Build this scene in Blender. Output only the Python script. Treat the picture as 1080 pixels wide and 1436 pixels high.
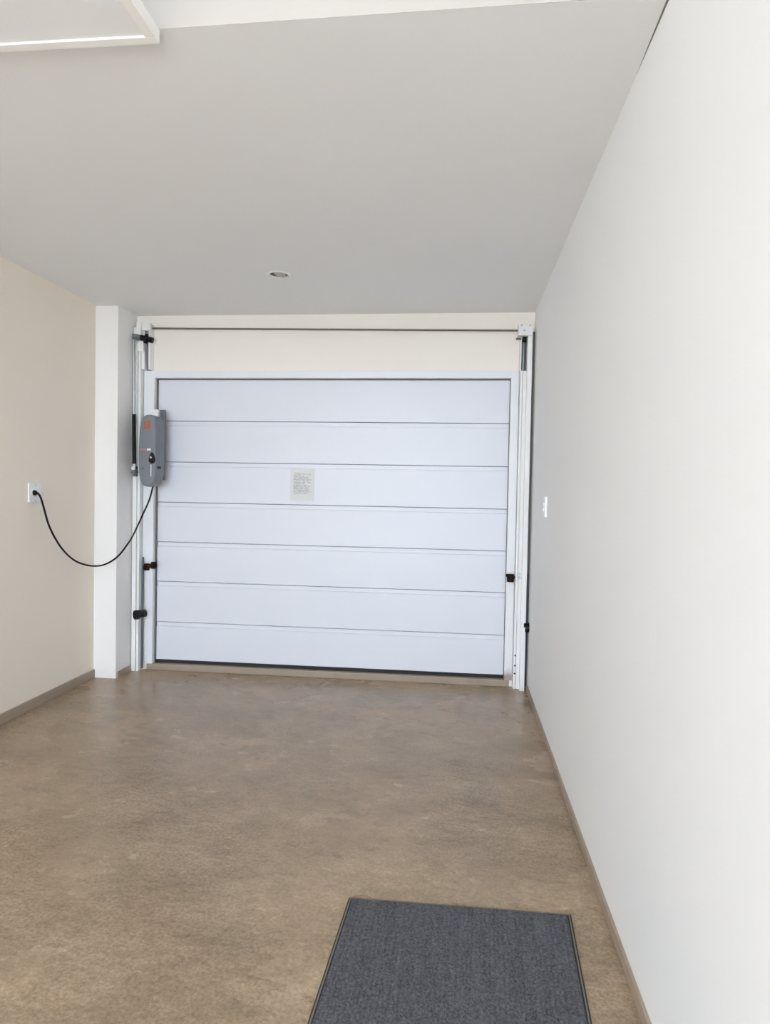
import bpy, bmesh, math, random
from mathutils import Vector, Matrix
random.seed(7)
scene = bpy.context.scene
for o in list(bpy.data.objects):
    bpy.data.objects.remove(o)
COL = scene.collection

# ---------------------------------------------------------------- camera, world, light, exposure
yaw, pitch, roll, cam_h, focal_px = 0.1057, -0.0279, 0.0187, 1.338, 954.15
fw = Vector((-math.sin(yaw) * math.cos(pitch), math.cos(yaw) * math.cos(pitch), math.sin(pitch)))
r0 = Vector((math.cos(yaw), math.sin(yaw), 0))
u0 = r0.cross(fw)
rr = math.cos(roll) * r0 + math.sin(roll) * u0
uu = -math.sin(roll) * r0 + math.cos(roll) * u0
cd = bpy.data.cameras.new('camera')
cam = bpy.data.objects.new('camera', cd)
COL.objects.link(cam)
M = Matrix((rr, uu, -fw)).transposed().to_4x4()
M.translation = Vector((0, 0, cam_h))
cam.matrix_world = M
cd.sensor_fit = 'HORIZONTAL'
cd.sensor_width = 36
cd.lens = focal_px / 1080 * 36
cd.clip_start = 0.05
scene.camera = cam

world = bpy.data.worlds.new('sky')
scene.world = world
world.use_nodes = True
bg = world.node_tree.nodes['Background']
bg.inputs[0].default_value = (0.81, 0.93, 1.07, 1)
bg.inputs[1].default_value = 6.0

sun_d = bpy.data.lights.new('sun', 'SUN')
sun_d.energy = 8.0
sun_d.angle = math.radians(2)
sun_d.color = (1.0, 0.975, 0.94)
sun = bpy.data.objects.new('sun', sun_d)
sun.rotation_euler = (math.radians(-22), math.radians(-14), 0)
COL.objects.link(sun)

scene.view_settings.view_transform = 'Standard'
scene.view_settings.look = 'None'
scene.view_settings.exposure = 0.87
scene.view_settings.gamma = 1.0
scene.view_settings.use_curve_mapping = False
scene.cycles.diffuse_bounces = 10
scene.cycles.max_bounces = 14

# ---------------------------------------------------------------- helpers
def mat(name, col, rough=0.6, metal=0.0, var=0.0, vscale=4.0, bump=0.0, bscale=60.0, coat=0.0, stretch=None, spec=0.5):
    m = bpy.data.materials.new(name)
    m.use_nodes = True
    nt = m.node_tree
    b = nt.nodes['Principled BSDF']
    b.inputs['Base Color'].default_value = (*col, 1)
    b.inputs['Roughness'].default_value = rough
    b.inputs['Metallic'].default_value = metal
    b.inputs['Specular IOR Level'].default_value = spec
    if coat:
        b.inputs['Coat Weight'].default_value = coat
        b.inputs['Coat Roughness'].default_value = 0.15
    tc = nt.nodes.new('ShaderNodeTexCoord')
    vec = tc.outputs['Object']
    if stretch:
        mp = nt.nodes.new('ShaderNodeMapping')
        mp.inputs['Scale'].default_value = stretch
        nt.links.new(vec, mp.inputs[0])
        vec = mp.outputs[0]
    n = nt.nodes.new('ShaderNodeTexNoise')
    n.inputs['Scale'].default_value = vscale
    n.inputs['Detail'].default_value = 6
    nt.links.new(vec, n.inputs['Vector'])
    mx = nt.nodes.new('ShaderNodeMix')
    mx.data_type = 'RGBA'
    mx.inputs[6].default_value = (*[max(0, c * (1 - var)) for c in col], 1)
    mx.inputs[7].default_value = (*[min(1, c * (1 + var)) for c in col], 1)
    nt.links.new(n.outputs['Fac'], mx.inputs[0])
    nt.links.new(mx.outputs[2], b.inputs['Base Color'])
    if bump:
        n2 = nt.nodes.new('ShaderNodeTexNoise')
        n2.inputs['Scale'].default_value = bscale
        n2.inputs['Detail'].default_value = 4
        nt.links.new(vec, n2.inputs['Vector'])
        bp = nt.nodes.new('ShaderNodeBump')
        bp.inputs['Strength'].default_value = bump
        bp.inputs['Distance'].default_value = 0.004
        nt.links.new(n2.outputs['Fac'], bp.inputs['Height'])
        nt.links.new(bp.outputs['Normal'], b.inputs['Normal'])
    return m

def new_obj(name, bm, material, parent=None, smooth=False):
    me = bpy.data.meshes.new(name)
    bm.normal_update()
    bm.to_mesh(me)
    bm.free()
    if smooth:
        for p in me.polygons:
            p.use_smooth = True
    mats = material if isinstance(material, (list, tuple)) else [material]
    for m in mats:
        me.materials.append(m)
    o = bpy.data.objects.new(name, me)
    COL.objects.link(o)
    if parent:
        o.parent = parent
        o.matrix_parent_inverse = Matrix.Translation(parent.location).inverted()
    return o

def box(bm, x0, x1, y0, y1, z0, z1, bev=0.0, mi=0):
    r = bmesh.ops.create_cube(bm, size=1)
    vs = r['verts']
    for v in vs:
        v.co = Vector(((x0 + x1) / 2 + v.co.x * (x1 - x0), (y0 + y1) / 2 + v.co.y * (y1 - y0), (z0 + z1) / 2 + v.co.z * (z1 - z0)))
    fs = set(f for v in vs for f in v.link_faces)
    for f in fs:
        f.material_index = mi
    if bev:
        es = list(set(e for v in vs for e in v.link_edges))
        bmesh.ops.bevel(bm, geom=es, offset=bev, segments=2, profile=0.7, affect='EDGES')
    return bm

def B(*a, **k):
    return box(bmesh.new(), *a, **k)

def cyl(bm, p, q, r, seg=20, r2=None):
    p, q = Vector(p), Vector(q)
    d = q - p
    res = bmesh.ops.create_cone(bm, cap_ends=True, segments=seg, radius1=r, radius2=r if r2 is None else r2, depth=d.length)
    rot = d.to_track_quat('Z', 'Y').to_matrix().to_4x4()
    bmesh.ops.transform(bm, matrix=Matrix.Translation((p + q) / 2) @ rot, verts=res['verts'])
    return bm

def C(*a, **k):
    return cyl(bmesh.new(), *a, **k)

def prism_y(outline, y0, y1, bev=0.0, seg=3):
    """outline: list of (x,z); extruded from y0 (front) to y1; front edge rounded by bev."""
    bm = bmesh.new()
    vs = [bm.verts.new((x, y0, z)) for x, z in outline]
    f = bm.faces.new(vs)
    ret = bmesh.ops.extrude_face_region(bm, geom=[f])
    for v in ret['geom']:
        if isinstance(v, bmesh.types.BMVert):
            v.co.y = y1
    bmesh.ops.recalc_face_normals(bm, faces=bm.faces)
    if bev:
        es = [e for e in bm.edges if all(abs(v.co.y - y0) < 1e-6 for v in e.verts)]
        bmesh.ops.bevel(bm, geom=es, offset=bev, segments=seg, profile=0.5, affect='EDGES')
    return bm

def prism_x(outline, x0, x1):
    bm = bmesh.new()
    a = [bm.verts.new((x0, y, z)) for y, z in outline]
    b = [bm.verts.new((x1, y, z)) for y, z in outline]
    n = len(a)
    bm.faces.new(a)
    bm.faces.new(b[::-1])
    for i in range(n):
        bm.faces.new((a[i], b[i], b[(i + 1) % n], a[(i + 1) % n]))
    bmesh.ops.recalc_face_normals(bm, faces=bm.faces)
    return bm

def lathe(profile, c, seg=40):
    """profile of (r, z) about the vertical axis through c."""
    bm = bmesh.new()
    rings = []
    for r, z in profile:
        if r < 1e-6:
            rings.append([bm.verts.new((c[0], c[1], c[2] + z))])
        else:
            rings.append([bm.verts.new((c[0] + r * math.cos(2 * math.pi * k / seg), c[1] + r * math.sin(2 * math.pi * k / seg), c[2] + z)) for k in range(seg)])
    for a, b in zip(rings, rings[1:]):
        for k in range(seg):
            k2 = (k + 1) % seg
            if len(a) == 1 and len(b) == 1:
                continue
            if len(a) == 1:
                bm.faces.new((a[0], b[k], b[k2]))
            elif len(b) == 1:
                bm.faces.new((a[k], b[0], a[k2]))
            else:
                bm.faces.new((a[k], b[k], b[k2], a[k2]))
    bmesh.ops.recalc_face_normals(bm, faces=bm.faces)
    return bm

def catmull(pts, n=8):
    P = [Vector(p) for p in pts]
    P = [P[0] * 2 - P[1]] + P + [P[-1] * 2 - P[-2]]
    out = []
    for i in range(1, len(P) - 2):
        a, b, c, d = P[i - 1:i + 3]
        for k in range(n):
            t = k / n
            out.append(0.5 * (2 * b + (c - a) * t + (2 * a - 5 * b + 4 * c - d) * t * t + (3 * b - a - 3 * c + d) * t ** 3))
    out.append(P[-2])
    return out

def tube(pts, r, seg=10):
    bm = bmesh.new()
    rings = []
    up = Vector((1, 0, 0))
    for i, p in enumerate(pts):
        t = (pts[min(i + 1, len(pts) - 1)] - pts[max(i - 1, 0)]).normalized()
        up = (up - t * up.dot(t)).normalized()
        s = t.cross(up)
        rings.append([bm.verts.new(p + r * (math.cos(2 * math.pi * k / seg) * up + math.sin(2 * math.pi * k / seg) * s)) for k in range(seg)])
    for a, b in zip(rings, rings[1:]):
        for k in range(seg):
            bm.faces.new((a[k], a[(k + 1) % seg], b[(k + 1) % seg], b[k]))
    bm.faces.new(rings[0][::-1])
    bm.faces.new(rings[-1])
    bmesh.ops.recalc_face_normals(bm, faces=bm.faces)
    return bm

def thing(name, label, cat, loc, group=None):
    o = bpy.data.objects.new(name, None)
    o.empty_display_size = 0.05
    COL.objects.link(o)
    o.location = loc
    o['label'] = label
    o['category'] = cat
    if group:
        o['group'] = group
    return o

def tag(o, label, cat, group=None):
    o['label'] = label
    o['category'] = cat
    if group:
        o['group'] = group
    return o

def struct(name, bm, m, label=None, parent=None):
    o = new_obj(name, bm, m, parent)
    o['kind'] = 'structure'
    if label:
        o['label'] = label
    return o

# ---------------------------------------------------------------- materials
WALL = mat('wall_paint', (0.865, 0.79, 0.685), 0.75, var=0.025, vscale=1.6, bump=0.06, bscale=90)
WALLW = mat('wall_paint_white', (0.845, 0.85, 0.855), 0.7, var=0.02, vscale=1.6, bump=0.06, bscale=90)
BACKP = mat('wall_paint_cream', (0.885, 0.84, 0.775), 0.7, var=0.02, vscale=2, bump=0.06, bscale=90)
CEIL = mat('ceiling_paint', (0.835, 0.838, 0.838), 0.8, var=0.02, vscale=1.5, bump=0.03, bscale=120)
BEAM = mat('beam_paint', (0.91, 0.89, 0.86), 0.7, var=0.02, vscale=2)
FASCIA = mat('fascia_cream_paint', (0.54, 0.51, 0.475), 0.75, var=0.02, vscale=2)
PILLAR = mat('pillar_paint', (0.875, 0.86, 0.845), 0.6, var=0.02, vscale=3, bump=0.04, bscale=80)
DOORW = mat('door_white_enamel', (0.735, 0.755, 0.82), 0.38, var=0.015, vscale=2.5)
FRAMEW = mat('frame_white_enamel', (0.80, 0.815, 0.845), 0.4, var=0.02, vscale=6)
TRACKW = mat('track_white_enamel', (0.84, 0.84, 0.83), 0.45, var=0.03, vscale=9)
STEEL = mat('galvanised_steel', (0.45, 0.49, 0.50), 0.35, metal=0.9, var=0.1, vscale=30)
DARK = mat('dark_gap_rubber', (0.02, 0.02, 0.02), 0.8)
BLACK = mat('black_plastic', (0.008, 0.008, 0.009), 0.5, spec=0.2)
RODM = mat('dull_steel_rod', (0.16, 0.145, 0.125), 0.5, metal=0.4)
RUST = mat('rusty_iron', (0.05, 0.026, 0.016), 0.9, spec=0.1, var=0.6, vscale=60, bump=0.4, bscale=200)
GREY = mat('grey_plastic', (0.175, 0.195, 0.22), 0.4, var=0.04, vscale=8)
GREYD = mat('grey_plastic_dark', (0.12, 0.13, 0.145), 0.5)
ORANGE = mat('orange_sticker', (0.36, 0.12, 0.07), 0.5, var=0.35, vscale=40)
PINK = mat('red_print', (0.42, 0.22, 0.22), 0.5)
RECESS_SHADE = mat('recess_shade_grey', (0.15, 0.145, 0.135), 0.8, spec=0.1)  # grey that paints the shade in the recess around the door panels
GAPM = mat('crack_and_gap_shade', (0.20, 0.19, 0.17), 0.8, spec=0.1)  # grey for the corner crack and for painted shadow beside the right track
SLATE = mat('dark_steel_rod', (0.09, 0.10, 0.12), 0.5, metal=0.3)
DARKRUST = mat('blackened_rust', (0.02, 0.013, 0.010), 0.9, spec=0.1, var=0.5, vscale=70)
REFL = mat('bronze_reflector', (0.22, 0.195, 0.165), 0.45, metal=0.3)
STITCH = mat('mat_edge_line', (0.17, 0.155, 0.13), 0.8)
WPRINT = mat('white_print', (0.8, 0.8, 0.8), 0.5)
PLATE = mat('white_plastic', (0.86, 0.86, 0.84), 0.35)
CHROME = mat('brushed_nickel', (0.62, 0.58, 0.52), 0.3, metal=0.8)
LAMPG = mat('frosted_lamp_glass', (0.50, 0.455, 0.43), 0.4)
SKIRT = mat('concrete_skirting', (0.34, 0.27, 0.205), 0.5, var=0.18, vscale=9, bump=0.1)
RUBBER = mat('mat_rubber_border', (0.045, 0.043, 0.038), 0.8, spec=0.15, var=0.25, vscale=25)
PAVE = mat('outside_paving', (0.44, 0.43, 0.415), 0.85, var=0.1, vscale=3)

def floor_material():
    m = bpy.data.materials.new('polished_screed')
    m.use_nodes = True
    nt = m.node_tree
    b = nt.nodes['Principled BSDF']
    tc = nt.nodes.new('ShaderNodeTexCoord')
    def noise(scale, detail, stretch, rough=0.6, dist=0.0):
        mp = nt.nodes.new('ShaderNodeMapping')
        mp.inputs['Scale'].default_value = stretch
        mp.inputs['Rotation'].default_value = (0, 0, 0.35)
        nt.links.new(tc.outputs['Object'], mp.inputs[0])
        n = nt.nodes.new('ShaderNodeTexNoise')
        n.inputs['Scale'].default_value = scale
        n.inputs['Detail'].default_value = detail
        n.inputs['Roughness'].default_value = rough
        n.inputs['Distortion'].default_value = dist
        nt.links.new(mp.outputs[0], n.inputs['Vector'])
        return n.outputs['Fac']
    big = noise(1.3, 6, (1, 1.3, 1), 0.6, 0.2)
    mid = noise(4, 5, (0.9, 1.3, 1), 0.55, 0.0)
    flk = noise(17, 7, (0.8, 1.5, 1), 0.72, 0.3)
    fine = noise(80, 4, (1, 1, 1), 0.75)
    def ramp(f, p0, c0, p1, c1):
        r = nt.nodes.new('ShaderNodeValToRGB')
        r.color_ramp.elements[0].position = p0
        r.color_ramp.elements[0].color = (*c0, 1)
        r.color_ramp.elements[1].position = p1
        r.color_ramp.elements[1].color = (*c1, 1)
        nt.links.new(f, r.inputs[0])
        return r.outputs[0]
    def mul(a, c, fac):
        x = nt.nodes.new('ShaderNodeMix')
        x.data_type = 'RGBA'
        x.blend_type = 'MULTIPLY'
        x.inputs[0].default_value = fac
        nt.links.new(a, x.inputs[6])
        nt.links.new(c, x.inputs[7])
        return x.outputs[2]
    base = ramp(big, 0.27, (0.275, 0.207, 0.142), 0.76, (0.475, 0.364, 0.255))
    m1 = ramp(mid, 0.25, (0.66, 0.65, 0.64), 0.78, (1.0, 1.0, 1.0))
    m3 = ramp(flk, 0.30, (0.50, 0.49, 0.48), 0.74, (1.0, 1.0, 1.0))
    m2 = ramp(fine, 0.32, (0.45, 0.45, 0.45), 0.66, (1.0, 1.0, 1.0))
    c = mul(mul(mul(base, m1, 0.8), m3, 0.75), m2, 0.75)
    gn = nt.nodes.new('ShaderNodeMix')
    gn.data_type = 'RGBA'
    gn.blend_type = 'MULTIPLY'
    gn.inputs[0].default_value = 1.0
    gn.inputs[7].default_value = (1.58, 1.54, 1.48, 1)
    nt.links.new(c, gn.inputs[6])
    c = gn.outputs[2]
    nt.links.new(c, b.inputs['Base Color'])
    rg = ramp(big, 0.3, (0.20, 0.20, 0.20), 0.75, (0.34, 0.34, 0.34))
    nt.links.new(rg, b.inputs['Roughness'])
    b.inputs['Specular IOR Level'].default_value = 0.35
    bp = nt.nodes.new('ShaderNodeBump')
    bp.inputs['Strength'].default_value = 0.06
    bp.inputs['Distance'].default_value = 0.003
    nt.links.new(fine, bp.inputs['Height'])
    nt.links.new(bp.outputs['Normal'], b.inputs['Normal'])
    return m
FLOOR = floor_material()

def pile_material():
    m = bpy.data.materials.new('charcoal_carpet_pile')
    m.use_nodes = True
    nt = m.node_tree
    b = nt.nodes['Principled BSDF']
    b.inputs['Roughness'].default_value = 0.95
    b.inputs['Specular IOR Level'].default_value = 0.1
    tc = nt.nodes.new('ShaderNodeTexCoord')
    n = nt.nodes.new('ShaderNodeTexNoise')
    n.inputs['Scale'].default_value = 150
    n.inputs['Detail'].default_value = 5
    nt.links.new(tc.outputs['Object'], n.inputs['Vector'])
    r = nt.nodes.new('ShaderNodeValToRGB')
    r.color_ramp.elements[0].position = 0.3
    r.color_ramp.elements[0].color = (0.040, 0.042, 0.048, 1)
    r.color_ramp.elements[1].position = 0.72
    r.color_ramp.elements[1].color = (0.155, 0.158, 0.172, 1)
    mp = nt.nodes.new('ShaderNodeMapping')
    mp.inputs['Scale'].default_value = (60, 3, 1)
    nt.links.new(tc.outputs['Object'], mp.inputs[0])
    st = nt.nodes.new('ShaderNodeTexNoise')
    st.inputs['Scale'].default_value = 1.0
    st.inputs['Detail'].default_value = 3
    nt.links.new(mp.outputs[0], st.inputs['Vector'])
    av = nt.nodes.new('ShaderNodeMath')
    av.operation = 'MULTIPLY_ADD'
    av.inputs[1].default_value = 0.2
    nt.links.new(st.outputs['Fac'], av.inputs[0])
    hv = nt.nodes.new('ShaderNodeMath')
    hv.operation = 'MULTIPLY'
    hv.inputs[1].default_value = 0.8
    nt.links.new(n.outputs['Fac'], hv.inputs[0])
    nt.links.new(hv.outputs[0], av.inputs[2])
    nt.links.new(av.outputs[0], r.inputs[0])
    nt.links.new(r.outputs[0], b.inputs['Base Color'])
    return m
PILE = pile_material()

def paper_material():
    """white sheet with rows of small grey unreadable print, ragged on the right."""
    m = bpy.data.materials.new('printed_paper')
    m.use_nodes = True
    nt = m.node_tree
    L = nt.links
    b = nt.nodes['Principled BSDF']
    b.inputs['Roughness'].default_value = 0.6
    tc = nt.nodes.new('ShaderNodeTexCoord')
    sx = nt.nodes.new('ShaderNodeSeparateXYZ')
    L.new(tc.outputs['Generated'], sx.inputs[0])
    def math_(op, a, c=None, d=None):
        n = nt.nodes.new('ShaderNodeMath')
        n.operation = op
        for i, v in enumerate((a, c, d)):
            if v is None:
                continue
            if isinstance(v, (int, float)):
                n.inputs[i].default_value = v
            else:
                L.new(v, n.inputs[i])
        return n.outputs[0]
    X, Z = sx.outputs['X'], sx.outputs['Z']
    rows = math_('MULTIPLY', Z, 24.0)
    frac = math_('FRACT', rows)
    row = math_('FLOOR', rows)
    ink = math_('GREATER_THAN', frac, 0.42)
    # ragged line end per row
    wn = nt.nodes.new('ShaderNodeTexWhiteNoise')
    wn.noise_dimensions = '1D'
    L.new(row, wn.inputs['W'])
    end = math_('MULTIPLY_ADD', wn.outputs['Value'], 0.28, 0.60)
    ink = math_('MULTIPLY', ink, math_('LESS_THAN', X, end))
    ink = math_('MULTIPLY', ink, math_('GREATER_THAN', X, 0.12))
    ink = math_('MULTIPLY', ink, math_('LESS_THAN', Z, 0.89))
    ink = math_('MULTIPLY', ink, math_('GREATER_THAN', Z, 0.20))
    # word gaps
    cb = nt.nodes.new('ShaderNodeCombineXYZ')
    L.new(math_('FLOOR', math_('MULTIPLY', X, 40.0)), cb.inputs[0])
    L.new(row, cb.inputs[1])
    wn2 = nt.nodes.new('ShaderNodeTexWhiteNoise')
    wn2.noise_dimensions = '2D'
    L.new(cb.outputs[0], wn2.inputs['Vector'])
    ink = math_('MULTIPLY', ink, math_('GREATER_THAN', wn2.outputs['Value'], 0.22))
    mx = nt.nodes.new('ShaderNodeMix')
    mx.data_type = 'RGBA'
    mx.inputs[6].default_value = (0.70, 0.705, 0.70, 1)
    mx.inputs[7].default_value = (0.42, 0.42, 0.42, 1)
    L.new(ink, mx.inputs[0])
    L.new(mx.outputs[2], b.inputs['Base Color'])
    return m
PAPER = paper_material()

def stained_material():
    m = FRAMEW.copy()
    m.name = 'rust_stained_enamel'
    nt = m.node_tree
    L = nt.links
    b = nt.nodes['Principled BSDF']
    old = b.inputs['Base Color'].links[0].from_socket
    tc = nt.nodes.new('ShaderNodeTexCoord')
    n = nt.nodes.new('ShaderNodeTexNoise')
    n.inputs['Scale'].default_value = 22
    n.inputs['Detail'].default_value = 5
    L.new(tc.outputs['Object'], n.inputs['Vector'])
    sx = nt.nodes.new('ShaderNodeSeparateXYZ')
    L.new(tc.outputs['Object'], sx.inputs[0])
    masks = []
    for z0, w in ((0.055, 0.11), (0.77, 0.06)):
        d = nt.nodes.new('ShaderNodeMath'); d.operation = 'SUBTRACT'; d.inputs[1].default_value = z0
        L.new(sx.outputs['Z'], d.inputs[0])
        a = nt.nodes.new('ShaderNodeMath'); a.operation = 'ABSOLUTE'
        L.new(d.outputs[0], a.inputs[0])
        mr = nt.nodes.new('ShaderNodeMapRange')
        mr.inputs[1].default_value = 0.0; mr.inputs[2].default_value = w
        mr.inputs[3].default_value = 0.9; mr.inputs[4].default_value = 0.0
        L.new(a.outputs[0], mr.inputs[0])
        masks.append(mr.outputs[0])
    mx = nt.nodes.new('ShaderNodeMath'); mx.operation = 'MAXIMUM'
    L.new(masks[0], mx.inputs[0]); L.new(masks[1], mx.inputs[1])
    ml = nt.nodes.new('ShaderNodeMath'); ml.operation = 'MULTIPLY'
    L.new(mx.outputs[0], ml.inputs[0]); L.new(n.outputs['Fac'], ml.inputs[1])
    ad = nt.nodes.new('ShaderNodeMapRange')
    ad.inputs[1].default_value = 0.12; ad.inputs[2].default_value = 0.42
    ad.inputs[4].default_value = 0.75
    L.new(ml.outputs[0], ad.inputs[0])
    cm = nt.nodes.new('ShaderNodeMix'); cm.data_type = 'RGBA'
    cm.inputs[7].default_value = (0.26, 0.13, 0.07, 1)
    L.new(ad.outputs[0], cm.inputs[0]); L.new(old, cm.inputs[6])
    L.new(cm.outputs[2], b.inputs['Base Color'])
    return m
STAINED = stained_material()

# ---------------------------------------------------------------- room shell
XL, XR, D, H = -2.524, 0.505, 4.80, 2.60
H2 = 2.98            # higher ceiling over the front bay
YF = -3.0            # open front end of the garage, behind the camera
struct('floor', B(XL - 0.15, XR + 0.15, YF, D + 0.25, -0.12, 0.0), FLOOR, 'polished brown mottled screed floor of the garage')
gb = bmesh.new()
box(gb, -40, 40, -40, YF, -0.16, -0.04)
struct('ground', gb, PAVE, 'pale paving outside the open garage front')

struct('wall_right', B(XR, XR + 0.15, YF, D + 0.25, 0, H2), WALLW, 'long plain white plastered wall beside the garage door')
wl = B(XL - 0.15, XL, YF, D + 0.25, 0, H2)
struct('wall_left', wl, WALL, 'cream plastered wall carrying the power socket')
wb = bmesh.new()
box(wb, XL, XR, D, D + 0.25, 2.17, H)
box(wb, XL, -2.262, D, D + 0.25, 0, 2.17)
box(wb, 0.385, XR, D, D + 0.25, 0, 2.17)
struct('wall_back', wb, BACKP, 'cream plastered wall over the white garage door')

# ceiling with a round cut-out for the downlight
LC = (-1.062, 3.912)
LR = 0.055
def yfront(x):       # the low ceiling ends here, a hair out of square with the door wall
    return 1.8125 - 0.0169 * x
def ceiling_mesh():
    bm = bmesh.new()
    S = 0.15
    n = 32
    ring, sq = [], []
    for k in range(n):
        a = 2 * math.pi * k / n
        c, s = math.cos(a), math.sin(a)
        ring.append(bm.verts.new((LC[0] + LR * c, LC[1] + LR * s, H)))
        q = S / max(abs(c), abs(s))
        sq.append(bm.verts.new((LC[0] + q * c, LC[1] + q * s, H)))
    for k in range(n):
        bm.faces.new((ring[k], sq[k], sq[(k + 1) % n], ring[(k + 1) % n]))
    def quad(x0, x1, y0, y1):
        ya, yb = (yfront(x0), yfront(x1)) if y0 is None else (y0, y0)
        bm.faces.new([bm.verts.new(p) for p in ((x0, ya, H), (x1, yb, H), (x1, y1, H), (x0, y1, H))])
    X0, X1, Y1 = XL, XR, D
    quad(X0, LC[0] - S, None, Y1)
    quad(LC[0] + S, X1, None, Y1)
    quad(LC[0] - S, LC[0] + S, None, LC[1] - S)
    quad(LC[0] - S, LC[0] + S, LC[1] + S, Y1)
    # roof deck above closes it
    box(bm, X0, X1, 1.95, D + 0.25, H + 0.12, H + 0.2)
    return bm
struct('ceiling', ceiling_mesh(), CEIL, 'smooth pale grey painted ceiling with one round downlight')

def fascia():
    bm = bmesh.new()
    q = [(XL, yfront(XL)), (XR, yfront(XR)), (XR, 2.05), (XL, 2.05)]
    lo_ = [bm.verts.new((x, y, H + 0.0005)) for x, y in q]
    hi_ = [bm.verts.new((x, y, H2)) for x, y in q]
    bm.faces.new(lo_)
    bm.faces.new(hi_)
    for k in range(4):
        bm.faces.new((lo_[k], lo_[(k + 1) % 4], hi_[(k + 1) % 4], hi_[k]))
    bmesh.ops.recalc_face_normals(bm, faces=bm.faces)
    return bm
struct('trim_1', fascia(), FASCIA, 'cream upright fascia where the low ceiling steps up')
struct('ceiling', B(XL, XR, YF, 2.05, H2, H2 + 0.12), CEIL, 'higher ceiling over the front of the garage')
# open crack where ceiling and long wall part
bm = bmesh.new()
cv = [bm.verts.new(p) for p in ((XR, 1.81, H - 0.0022), (XR - 0.0055, 1.81, H - 0.0005), (XR, 1.81, H + 0.003), (XR + 0.003, 2.22, H - 0.0005), (XR, 2.22, H + 0.0005), (XR + 0.002, 2.22, H + 0.003))]
for f in ((0, 1, 2), (3, 5, 4), (0, 3, 4, 1), (1, 4, 5, 2), (2, 5, 3, 0)):
    bm.faces.new([cv[k] for k in f])
bmesh.ops.recalc_face_normals(bm, faces=bm.faces)
struct('trim_3', bm, GAPM, 'dark crack in the corner of ceiling and long white wall')
PX0, PX1, PY = -2.526, -2.360, 4.518
struct('pillar', B(PX0, PX1, PY, D + 0.02, 0, H, bev=0.004), PILLAR, 'square white pillar between the socket wall and the garage door')

BBH = 0.060
struct('baseboard_left', B(XL, XL + 0.012, YF, PY, 0, BBH, bev=0.003), SKIRT, 'low brown concrete skirting along the socket wall')
struct('baseboard_right', B(XR - 0.010, XR, YF, 4.69, 0, 0.040, bev=0.003), SKIRT, 'low brown concrete skirting along the long white wall')
struct('baseboard_back', B(PX1, PX1 + 0.010, PY + 0.012, D - 0.09, 0, 0.045, bev=0.003), SKIRT, 'short brown skirting on the side of the white pillar')
struct('trim_2', B(-2.262, 0.385, 4.785, D + 0.2, 0, 0.048, bev=0.006), SKIRT, 'raised brown concrete sill under the garage door')

# ---------------------------------------------------------------- tilting garage door
door = bpy.data.objects.new('door_1', None)
COL.objects.link(door)
door.location = (-0.92, 4.80, 0.05)
door['kind'] = 'structure'
door['label'] = 'white tilting garage door of seven horizontal panels'
FY = 4.775       # front of door frame
SLX0, SLX1 = -2.292, -2.214
SRX0, SRX1 = 0.350, 0.404
DT, DB = 2.197, 0.056
new_obj('stile', B(SLX0, SLX1, FY, FY + 0.055, DB - 0.008, DT, bev=0.003), FRAMEW, door)
new_obj('stile', B(SRX0, SRX1, FY, FY + 0.055, DB - 0.008, DT, bev=0.003), STAINED, door)
new_obj('top_rail', B(SLX1 - 0.001, SRX0 + 0.001, FY, FY + 0.055, 2.146, DT, bev=0.003), FRAMEW, door)
PYF = FY + 0.05   # panel faces
joints = [2.160, 1.838, 1.537, 1.240, 0.946, 0.653, 0.352, 0.070]
for i in range(7):
    zt, zb = joints[i] - 0.002, joints[i + 1] + 0.002
    lip = 0.028 if i else 0.0
    prof = [(PYF + 0.03, zb), (PYF + 0.002, zb), (PYF, zb + 0.002)]
    if lip:
        prof += [(PYF, zt - lip - 0.003), (PYF + 0.006, zt - lip), (PYF + 0.006, zt)]
    else:
        prof += [(PYF, zt)]
    prof += [(PYF + 0.03, zt)]
    new_obj('panel', prism_x(prof, SLX1 - 0.01, SRX0 + 0.012), DOORW, door)
new_obj('backing_sheet', B(SLX0, SRX1, PYF + 0.031, PYF + 0.037, DB - 0.01, DT - 0.005), GREYD, door)  # unseen sheet added to keep outside light from leaking through the gaps
new_obj('bottom_seal', B(SLX1 - 0.01, SRX0 + 0.012, PYF - 0.004, PYF + 0.03, 0.047, 0.0725), DARK, door)
new_obj('side_shade_strip', B(SLX1 - 0.001, SLX1 + 0.011, PYF - 0.012, PYF + 0.004, 0.075, 2.146), RECESS_SHADE, door)  # dark strip painting the shaded inner side of the frame
new_obj('side_shade_strip', B(SRX0 - 0.004, SRX0 + 0.001, PYF - 0.012, PYF + 0.004, 0.075, 2.146), RECESS_SHADE, door)  # same painted shade along the right stile
new_obj('top_shade_strip', B(SLX1, SRX0, PYF - 0.006, PYF + 0.004, 2.137, 2.147), RECESS_SHADE, door)  # dark strip painting the shade under the top rail
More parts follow.
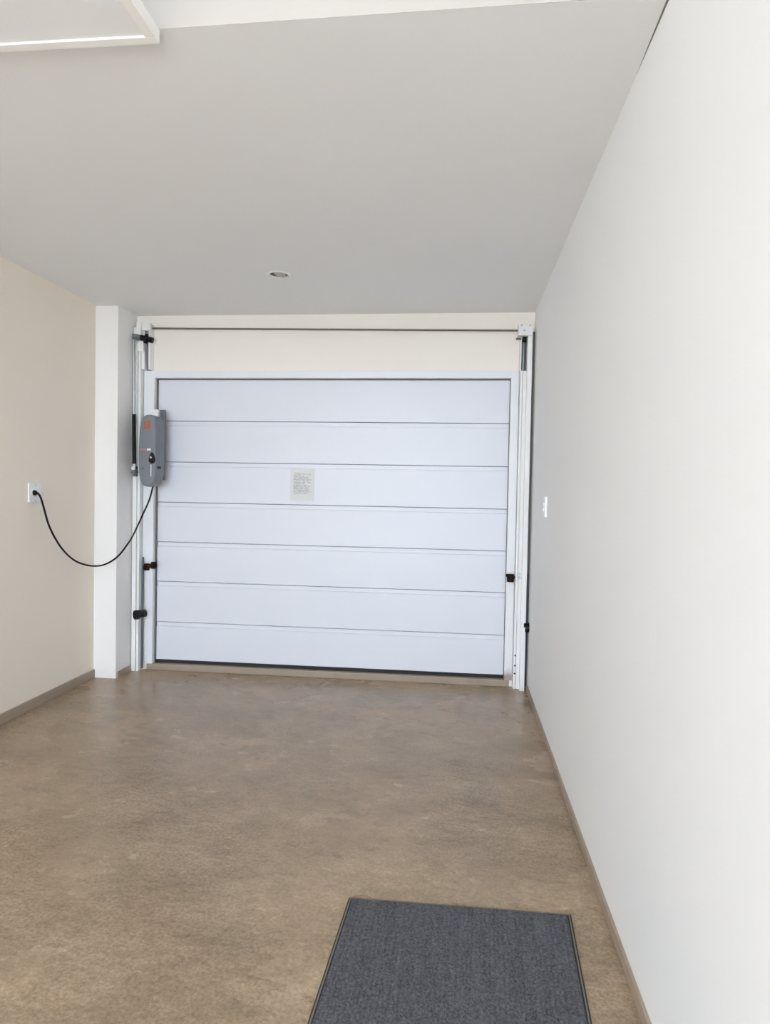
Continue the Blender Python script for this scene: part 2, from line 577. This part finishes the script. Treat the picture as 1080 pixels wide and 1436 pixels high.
# rusty catches on the stiles
bm = bmesh.new()
box(bm, -2.268, -2.205, FY - 0.012, FY + 0.002, 0.757, 0.787, bev=0.004)
cyl(bm, (-2.262, FY - 0.02, 0.772), (-2.196, FY - 0.02, 0.778), 0.010, 12)
ca = new_obj('catch', bm, RUST, door)
ca['label'] = 'rusty brown iron catch'
def sub_of(par, name, bm, m):
    o = new_obj(name, bm, m)
    o.parent = par
    o.matrix_parent_inverse = Matrix.Identity(4)
    return o
sub_of(ca, 'catch_nut', C((-2.266, FY - 0.02, 0.765), (-2.238, FY - 0.02, 0.765), 0.026, 14), DARKRUST)
sub_of(ca, 'catch_nut', C((-2.212, FY - 0.02, 0.778), (-2.186, FY - 0.02, 0.778), 0.026, 14), DARKRUST)
bm = bmesh.new()
box(bm, 0.352, 0.400, FY - 0.034, FY + 0.002, 0.738, 0.790, bev=0.010)
cyl(bm, (0.345, FY - 0.02, 0.784), (0.398, FY - 0.02, 0.784), 0.010, 12)
cb_ = new_obj('catch', bm, DARKRUST, door)
cb_['label'] = 'rusty blackened iron catch'
sub_of(cb_, 'catch_bolt', C((0.398, FY - 0.02, 0.772), (0.432, FY - 0.02, 0.772), 0.008, 12), RUST)

# ---------------------------------------------------------------- tracks
tl = thing('door_track', 'white steel door track beside the white pillar', 'door track', (-2.32, 4.76, 0), 'upright tracks of the garage door')
new_obj('channel', B(-2.352, -2.322, 4.73, 4.80, 0, 2.50, bev=0.002), TRACKW, tl)
new_obj('channel', B(-2.3185, -2.300, 4.735, 4.80, 0, 2.50, bev=0.002), TRACKW, tl)
new_obj('channel_web', B(-2.3225, -2.318, 4.765, 4.80, 0, 2.50), DARK, tl)
new_obj('flange', B(-2.296, -2.272, 4.735, 4.80, 2.2, 2.53, bev=0.002), TRACKW, tl)
new_obj('flange', B(-2.243, -2.230, 4.735, 4.80, 2.2, 2.53, bev=0.002), TRACKW, tl)
new_obj('channel_web', B(-2.273, -2.242, 4.793, 4.80, 2.2, 2.52), GREYD, tl)
cb = bmesh.new()
cyl(cb, (-2.255, 4.765, 2.2), (-2.255, 4.765, 2.44), 0.004, 10)
new_obj('cable', cb, STEEL, tl)
bm = bmesh.new()
box(bm, -2.318, -2.284, 4.70, 4.737, 2.44, 2.53, bev=0.003)
box(bm, -2.300, -2.222, 4.716, 4.737, 2.475, 2.53, bev=0.003)
new_obj('bracket', bm, TRACKW, tl)
new_obj('bracket', B(-2.312, -2.270, 4.71, 4.737, 2.325, 2.392, bev=0.003), TRACKW, tl)
bm = bmesh.new()
cyl(bm, (-2.300, 4.715, 2.425), (-2.205, 4.725, 2.405), 0.021, 20)
cyl(bm, (-2.262, 4.715, 2.418), (-2.245, 4.72, 2.414), 0.034, 24)
new_obj('pulley', bm, BLACK, tl, smooth=False)
bm = bmesh.new()
cyl(bm, (-2.345, 4.70, 2.425), (-2.295, 4.715, 2.425), 0.022, 16)
new_obj('pivot', bm, GREYD, tl)
# dark steel rod and black stop roller low on the track
new_obj('rod', C((-2.276, 4.745, 0.02), (-2.276, 4.745, 0.838), 0.008, 12), SLATE, tl)
bm = bmesh.new()
cyl(bm, (-2.318, 4.715, 0.415), (-2.293, 4.715, 0.419), 0.034, 24)
cyl(bm, (-2.293, 4.715, 0.420), (-2.240, 4.715, 0.433), 0.027, 24)
box(bm, -2.326, -2.25, 4.715, 4.745, 0.41, 0.435, bev=0.003)
o = new_obj('stop_roller', bm, BLACK, tl)
o['label'] = 'black rubber stop roller'

gs = new_obj('gas_strut', C((-2.326, 4.70, 1.515), (-2.331, 4.70, 1.872), 0.0125, 18), BLACK, tl)
gs['label'] = 'black gas strut cylinder'
def sub(name, bm, m):
    o = new_obj(name, bm, m)
    o.parent = gs
    o.matrix_parent_inverse = Matrix.Identity(4)
    return o
sub('strut_rod', C((-2.331, 4.70, 1.868), (-2.338, 4.70, 2.43), 0.008, 14), STEEL)
bm = bmesh.new()
cyl(bm, (-2.326, 4.70, 1.49), (-2.326, 4.70, 1.517), 0.009, 14)
cyl(bm, (-2.326, 4.715, 1.482), (-2.326, 4.685, 1.482), 0.013, 14)
sub('end_eye', bm, WPRINT)
bm = bmesh.new()
cyl(bm, (-2.326, 4.735, 1.455), (-2.326, 4.685, 1.455), 0.016, 14)
box(bm, -2.342, -2.312, 4.70, 4.732, 1.425, 1.495, bev=0.004)
sub('pivot_bracket', bm, GREYD)

tr = thing('door_track', 'white steel door track in the corner by the long white wall', 'door track', (0.45, 4.76, 0), 'upright tracks of the garage door')
new_obj('channel', B(0.450, 0.482, 4.70, 4.80, 0, 2.47, bev=0.002), TRACKW, tr)
new_obj('guide_strip', B(0.408, 0.424, 4.735, 4.80, 0, 2.19, bev=0.002), TRACKW, tr)
new_obj('guide_strip', B(0.4265, 0.4505, 4.742, 4.80, 0, 2.19, bev=0.002), TRACKW, tr)
new_obj('flange', B(0.402, 0.413, 4.735, 4.80, 2.19, 2.45, bev=0.002), TRACKW, tr)
new_obj('channel_web', B(0.412, 0.451, 4.793, 4.80, 2.19, 2.45), GREYD, tr)
new_obj('cable', C((0.428, 4.76, 2.19), (0.428, 4.76, 2.42), 0.006, 10), STEEL, tr)
bm = bmesh.new()
cyl(bm, (0.418, 4.75, 2.405), (0.442, 4.75, 2.405), 0.02, 20)
new_obj('pulley', bm, BLACK, tr)
new_obj('bracket', B(0.386, 0.480, 4.688, 4.80, 2.418, 2.492, bev=0.004), TRACKW, tr)
for bx_, bz in ((0.405, 2.485), (0.424, 2.45), (0.462, 2.484)):
    new_obj('bolt', C((bx_, 4.688, bz), (bx_, 4.681, bz), 0.006, 6), STEEL, tr)
new_obj('adjusting_bolt', C((0.372, 4.715, 2.40), (0.405, 4.715, 2.40), 0.008, 8), RODM, tr)
new_obj('gap_shade_strip', B(0.482, 0.5045, 4.775, 4.80, 0, 2.46), GAPM, tr)  # strip coloured as the deep shadow between track and wall
new_obj('rod', C((0.493, 4.76, 0.02), (0.493, 4.76, 0.80), 0.006, 12), SLATE, tr)
bm = bmesh.new()
cyl(bm, (0.478, 4.705, 0.437), (0.5045, 4.705, 0.437), 0.033, 20)
cyl(bm, (0.469, 4.70, 0.452), (0.481, 4.70, 0.452), 0.015, 12)
o = new_obj('stop_roller', bm, BLACK, tr)
o['label'] = 'black rubber stop roller'
for z in (0.235, 0.165, 0.11):
    new_obj('bolt', C((0.4185, 4.736, z), (0.4185, 4.729, z), 0.006, 6), RUST, tr)
bm = bmesh.new()
cyl(bm, (0.434, 4.743, 0.80), (0.434, 4.732, 0.80), 0.009, 8)
cyl(bm, (0.436, 4.743, 0.772), (0.436, 4.728, 0.772), 0.009, 8)
new_obj('bolt', bm, STEEL, tr)

o = new_obj('cross_rod', C((-2.236, 4.765, 2.501), (0.392, 4.765, 2.468), 0.0065, 12), RODM)
tag(o, 'thin dark rod running across the wall above the garage door', 'rod')

# ---------------------------------------------------------------- door motor
op = thing('door_motor', 'grey rounded garage door motor with black release knob', 'door motor', (-2.165, 4.70, 1.36))
def motor_outline(grow=0.0):
    cx = -2.167
    ctrl = [(-0.014, 0.0), (-0.036, 0.014), (-0.052, 0.046), (-0.062, 0.10), (-0.066, 0.20), (-0.064, 0.30), (-0.058, 0.40),
            (-0.046, 0.465), (-0.026, 0.493), (0.005, 0.503), (0.035, 0.498), (0.055, 0.478), (0.064, 0.43), (0.066, 0.30), (0.066, 0.11),
            (0.060, 0.065), (0.044, 0.020), (0.016, 0.0)]
    pts = [Vector((cx + x, 0, 1.353 + z)) for x, z in ctrl]
    n = len(pts)
    out = []
    for i in range(n):
        a, b, c, d = pts[i - 1], pts[i], pts[(i + 1) % n], pts[(i + 2) % n]
        for k in range(4):
            t = k / 4
            out.append(0.5 * (2 * b + (c - a) * t + (2 * a - 5 * b + 4 * c - d) * t * t + (3 * b - a - 3 * c + d) * t ** 3))
    return [(p.x, p.z) for p in out]
MF = 4.565
body = new_obj('cover', prism_y(motor_outline(), MF, 4.70, bev=0.016, seg=5), GREY, op)
for p in body.data.polygons:
    p.use_smooth = True
body.data.set_sharp_from_angle(angle=math.radians(50))
new_obj('back_plate', B(-2.205, -2.098, 4.70, 4.722, 1.40, 1.905, bev=0.008), GREYD, op)
new_obj('mounting_bracket', B(-2.255, -2.140, 4.720, 4.776, 1.42, 1.86, bev=0.003), GREYD, op)
new_obj('top_bracket', B(-2.222, -2.135, 4.672, 4.702, 1.845, 1.903, bev=0.003), FRAMEW, op)
o = new_obj('sticker', B(-2.190, -2.140, MF - 0.0012, MF + 0.001, 1.752, 1.812), ORANGE, op)
o['label'] = 'faded orange warning sticker'
bm = bmesh.new()
for i, (a, b) in enumerate(((-2.216, -2.206), (-2.203, -2.193), (-2.190, -2.183), (-2.180, -2.172))):
    box(bm, a, b, MF - 0.001, MF + 0.001, 1.604, 1.619)
new_obj('red_lettering', bm, PINK, op)
bm = bmesh.new()
for a, b in ((-2.166, -2.158), (-2.155, -2.139)):
    box(bm, a, b, MF - 0.001, MF + 0.001, 1.604, 1.619)
new_obj('white_lettering', bm, WPRINT, op)
tear = []
for k in range(28):
    a = 2 * math.pi * k / 28
    z = -math.cos(a)
    w = 0.020 * math.sin(a) * (1.0 - 0.42 * z)
    tear.append((-2.127 + w, 1.552 + 0.039 * z))
kn = new_obj('release_knob', prism_y(tear, MF - 0.016, MF + 0.004, bev=0.005, seg=3), BLACK, op)
new_obj('knob_glint', C((-2.130, MF - 0.015, 1.556), (-2.130, MF - 0.020, 1.556), 0.007, 14), CHROME, kn)  # pale disc set in as the glint on the knob
new_obj('highlight_strip', B(-2.1385, -2.133, MF - 0.0015, MF + 0.001, 1.424, 1.506), WPRINT, op)  # white strip painting the highlight line on the cover
new_obj('button', C((-2.194, MF + 0.001, 1.478), (-2.194, MF - 0.004, 1.478), 0.008, 16), GREYD, op)
for yy in (4.598, 4.628):
    new_obj('button', C((-2.1015, yy, 1.486), (-2.0965, yy, 1.486), 0.009, 16), BLACK, op)

# ---------------------------------------------------------------- socket, cord, switch
ws = thing('wall_socket', 'white plastic wall socket with the black cord plugged in', 'socket', (XL, 3.83, 1.30))
SP = new_obj('plate', B(XL, XL + 0.010, 3.772, 3.888, 1.243, 1.358, bev=0.003), PLATE, ws)
bm = bmesh.new()
cyl(bm, (XL + 0.010, 3.815, 1.30), (XL + 0.013, 3.815, 1.30), 0.026, 28)
new_obj('outlet', bm, PLATE, ws)
for dz in (-0.046, 0.046):
    new_obj('screw', C((XL + 0.0095, 3.832, 1.30 + dz), (XL + 0.0115, 3.832, 1.30 + dz), 0.004, 10), STEEL, ws)

pc = thing('power_cord', 'black power cord sagging between the wall socket and the grey motor', 'cord', (-2.40, 4.35, 0.80))
cord = [(-2.494, 3.817, 1.297), (-2.484, 3.826, 1.286), (-2.4864, 3.860, 1.2366), (-2.4690, 3.900, 1.0993), (-2.4558, 3.985, 0.9782),
        (-2.4511, 4.090, 0.8960), (-2.4427, 4.195, 0.8442), (-2.4117, 4.300, 0.8145), (-2.3766, 4.385, 0.8164),
        (-2.3335, 4.460, 0.8552), (-2.302, 4.52, 0.918), (-2.259, 4.56, 1.012), (-2.216, 4.60, 1.141), (-2.177, 4.63, 1.258), (-2.153, 4.635, 1.354)]
new_obj('cable', tube(catmull(cord, 8), 0.0058, 10), BLACK, pc, smooth=True)
bm = bmesh.new()
cyl(bm, (XL + 0.012, 3.815, 1.30), (XL + 0.024, 3.815, 1.299), 0.017, 20, r2=0.014)
cyl(bm, (XL + 0.024, 3.815, 1.299), (XL + 0.036, 3.820, 1.295), 0.010, 16, r2=0.006)
new_obj('plug', bm, BLACK, pc)

sw = thing('light_switch', 'white plastic light switch on the long white wall', 'switch', (XR, 3.96, 1.276))
new_obj('plate', B(XR - 0.014, XR, 3.915, 4.000, 1.218, 1.334, bev=0.003), PLATE, sw)
new_obj('rocker', prism_y([(XR - 0.013, 1.25), (XR - 0.022, 1.252), (XR - 0.016, 1.276), (XR - 0.019, 1.298), (XR - 0.013, 1.30)], 3.943, 3.972), PLATE, sw)

# ---------------------------------------------------------------- downlight
dl = thing('ceiling_downlight', 'small round recessed downlight in the grey ceiling', 'downlight', (LC[0], LC[1], H))
c3 = (LC[0], LC[1], H)
new_obj('trim_ring', lathe([(0.0545, 0.004), (0.0545, -0.004), (0.056, -0.006), (0.062, -0.006), (0.067, -0.002), (0.067, 0.001)], c3), PLATE, dl, smooth=True)
new_obj('recess', lathe([(0.0548, 0.0), (0.050, 0.045), (0.0, 0.046)], c3), REFL, dl, smooth=True)
lb = lathe([(0.036, 0.030), (0.036, 0.006), (0.031, 0.002), (0.029, 0.006), (0.016, 0.009), (0.0, 0.010)], (0, 0, 0), 32)
bmesh.ops.transform(lb, matrix=Matrix.Translation((LC[0], LC[1], H - 0.004)) @ Matrix.Rotation(math.radians(14), 4, 'Y') @ Matrix.Rotation(math.radians(-8), 4, 'X'), verts=lb.verts)
new_obj('lamp', lb, LAMPG, dl, smooth=True)

# ---------------------------------------------------------------- notice on the door
ps = new_obj('paper_notice', B(-1.203, -1.026, PYF - 0.0012, PYF + 0.0004, 1.2715, 1.502), PAPER)
tag(ps, 'small printed paper notice stuck on the white garage door', 'notice')

# ---------------------------------------------------------------- doormat
FL, FR = Vector((-0.327, 2.183)), Vector((0.389, 2.190))
NL, NR = Vector((-0.362, 1.20)), Vector((0.343, 1.20))
def mq(u, v):
    a = FL.lerp(FR, u)
    b = NL.lerp(NR, u)
    return a.lerp(b, v)
dm = thing('doormat', 'charcoal ribbed doormat with a dark rubber border', 'doormat', (0.01, 1.7, 0))
bm = bmesh.new()
base = [mq(0, 0), mq(1, 0), mq(1, 1), mq(0, 1)]
lo = [bm.verts.new((p.x, p.y, 0.0005)) for p in base]
hi = [bm.verts.new((p.x, p.y, 0.006)) for p in base]
bm.faces.new(lo)
bm.faces.new(hi)
for k in range(4):
    bm.faces.new((lo[k], lo[(k + 1) % 4], hi[(k + 1) % 4], hi[k]))
bmesh.ops.recalc_face_normals(bm, faces=bm.faces)
bmesh.ops.bevel(bm, geom=bm.edges[:], offset=0.002, segments=2, affect='EDGES')
new_obj('border', bm, RUBBER, dm)
bm = bmesh.new()
def inset(d):
    ring = []
    for u, v in ((0, 0), (1, 0), (1, 1), (0, 1)):
        uu_ = d / 0.71 + (1 - 2 * d / 0.71) * u
        vv_ = d / 0.98 + (1 - 2 * d / 0.98) * v
        ring.append(mq(uu_, vv_))
    return ring
oa, ob = inset(0.0045), inset(0.0085)
for k in range(4):
    k2 = (k + 1) % 4
    q = [oa[k], oa[k2], ob[k2], ob[k]]
    lo_ = [bm.verts.new((p.x, p.y, 0.0055)) for p in q]
    hi_ = [bm.verts.new((p.x, p.y, 0.0072)) for p in q]
    bm.faces.new(hi_)
    for m_ in range(4):
        bm.faces.new((lo_[m_], lo_[(m_ + 1) % 4], hi_[(m_ + 1) % 4], hi_[m_]))
bmesh.ops.recalc_face_normals(bm, faces=bm.faces)
new_obj('edge_line', bm, STITCH, dm)
NU, NV = 260, 340
bm = bmesh.new()
grid = []
e = 0.012
ru = random.Random(3)
col_h = [0.0011 * math.sin(2 * math.pi * i / 5.0) + ru.uniform(-0.0006, 0.0006) for i in range(NU + 1)]
for i in range(NU + 1):
    row = []
    for j in range(NV + 1):
        u = e / 0.71 + (1 - 2 * e / 0.71) * i / NU
        v = e / 0.98 + (1 - 2 * e / 0.98) * j / NV
        p = mq(u, v)
        edge = i in (0, NU) or j in (0, NV)
        z = 0.0045 if edge else 0.0095 + col_h[i] + ru.uniform(-0.0013, 0.0013)
        row.append(bm.verts.new((p.x, p.y, z)))
    grid.append(row)
for i in range(NU):
    for j in range(NV):
        bm.faces.new((grid[i][j], grid[i][j + 1], grid[i + 1][j + 1], grid[i + 1][j]))
bmesh.ops.recalc_face_normals(bm, faces=bm.faces)
pile = new_obj('pile', bm, PILE, dm)
pile['kind'] = 'stuff'

# ---------------------------------------------------------------- framed panel under the beam
op_ = thing('overhead_panel', 'white framed panel with a rim, fixed against the upright ceiling fascia', 'ceiling panel', (-1.68, 1.36, 2.5615))
QX0, QX1, QY0, QY1, QZ0, QZ1 = XL + 0.0, -0.842, 0.90, 1.829, 2.5615, 2.601
RW = 0.029
new_obj('rail', B(QX0, QX1, QY1 - RW, QY1, QZ0, QZ1, bev=0.002), BEAM, op_)
new_obj('rail', B(QX0, QX1, QY0, QY0 + RW, QZ0, QZ1, bev=0.002), BEAM, op_)
new_obj('rail', B(QX1 - RW, QX1, QY0 + RW, QY1 - RW, QZ0, QZ1, bev=0.002), BEAM, op_)
new_obj('rail', B(QX0, QX0 + RW, QY0 + RW, QY1 - RW, QZ0, QZ1, bev=0.002), BEAM, op_)
new_obj('board', B(QX0 + RW - 0.002, QX1 - RW + 0.002, QY0 + RW - 0.002, QY1 - RW + 0.002, QZ0 + 0.006, QZ1), CEIL, op_)
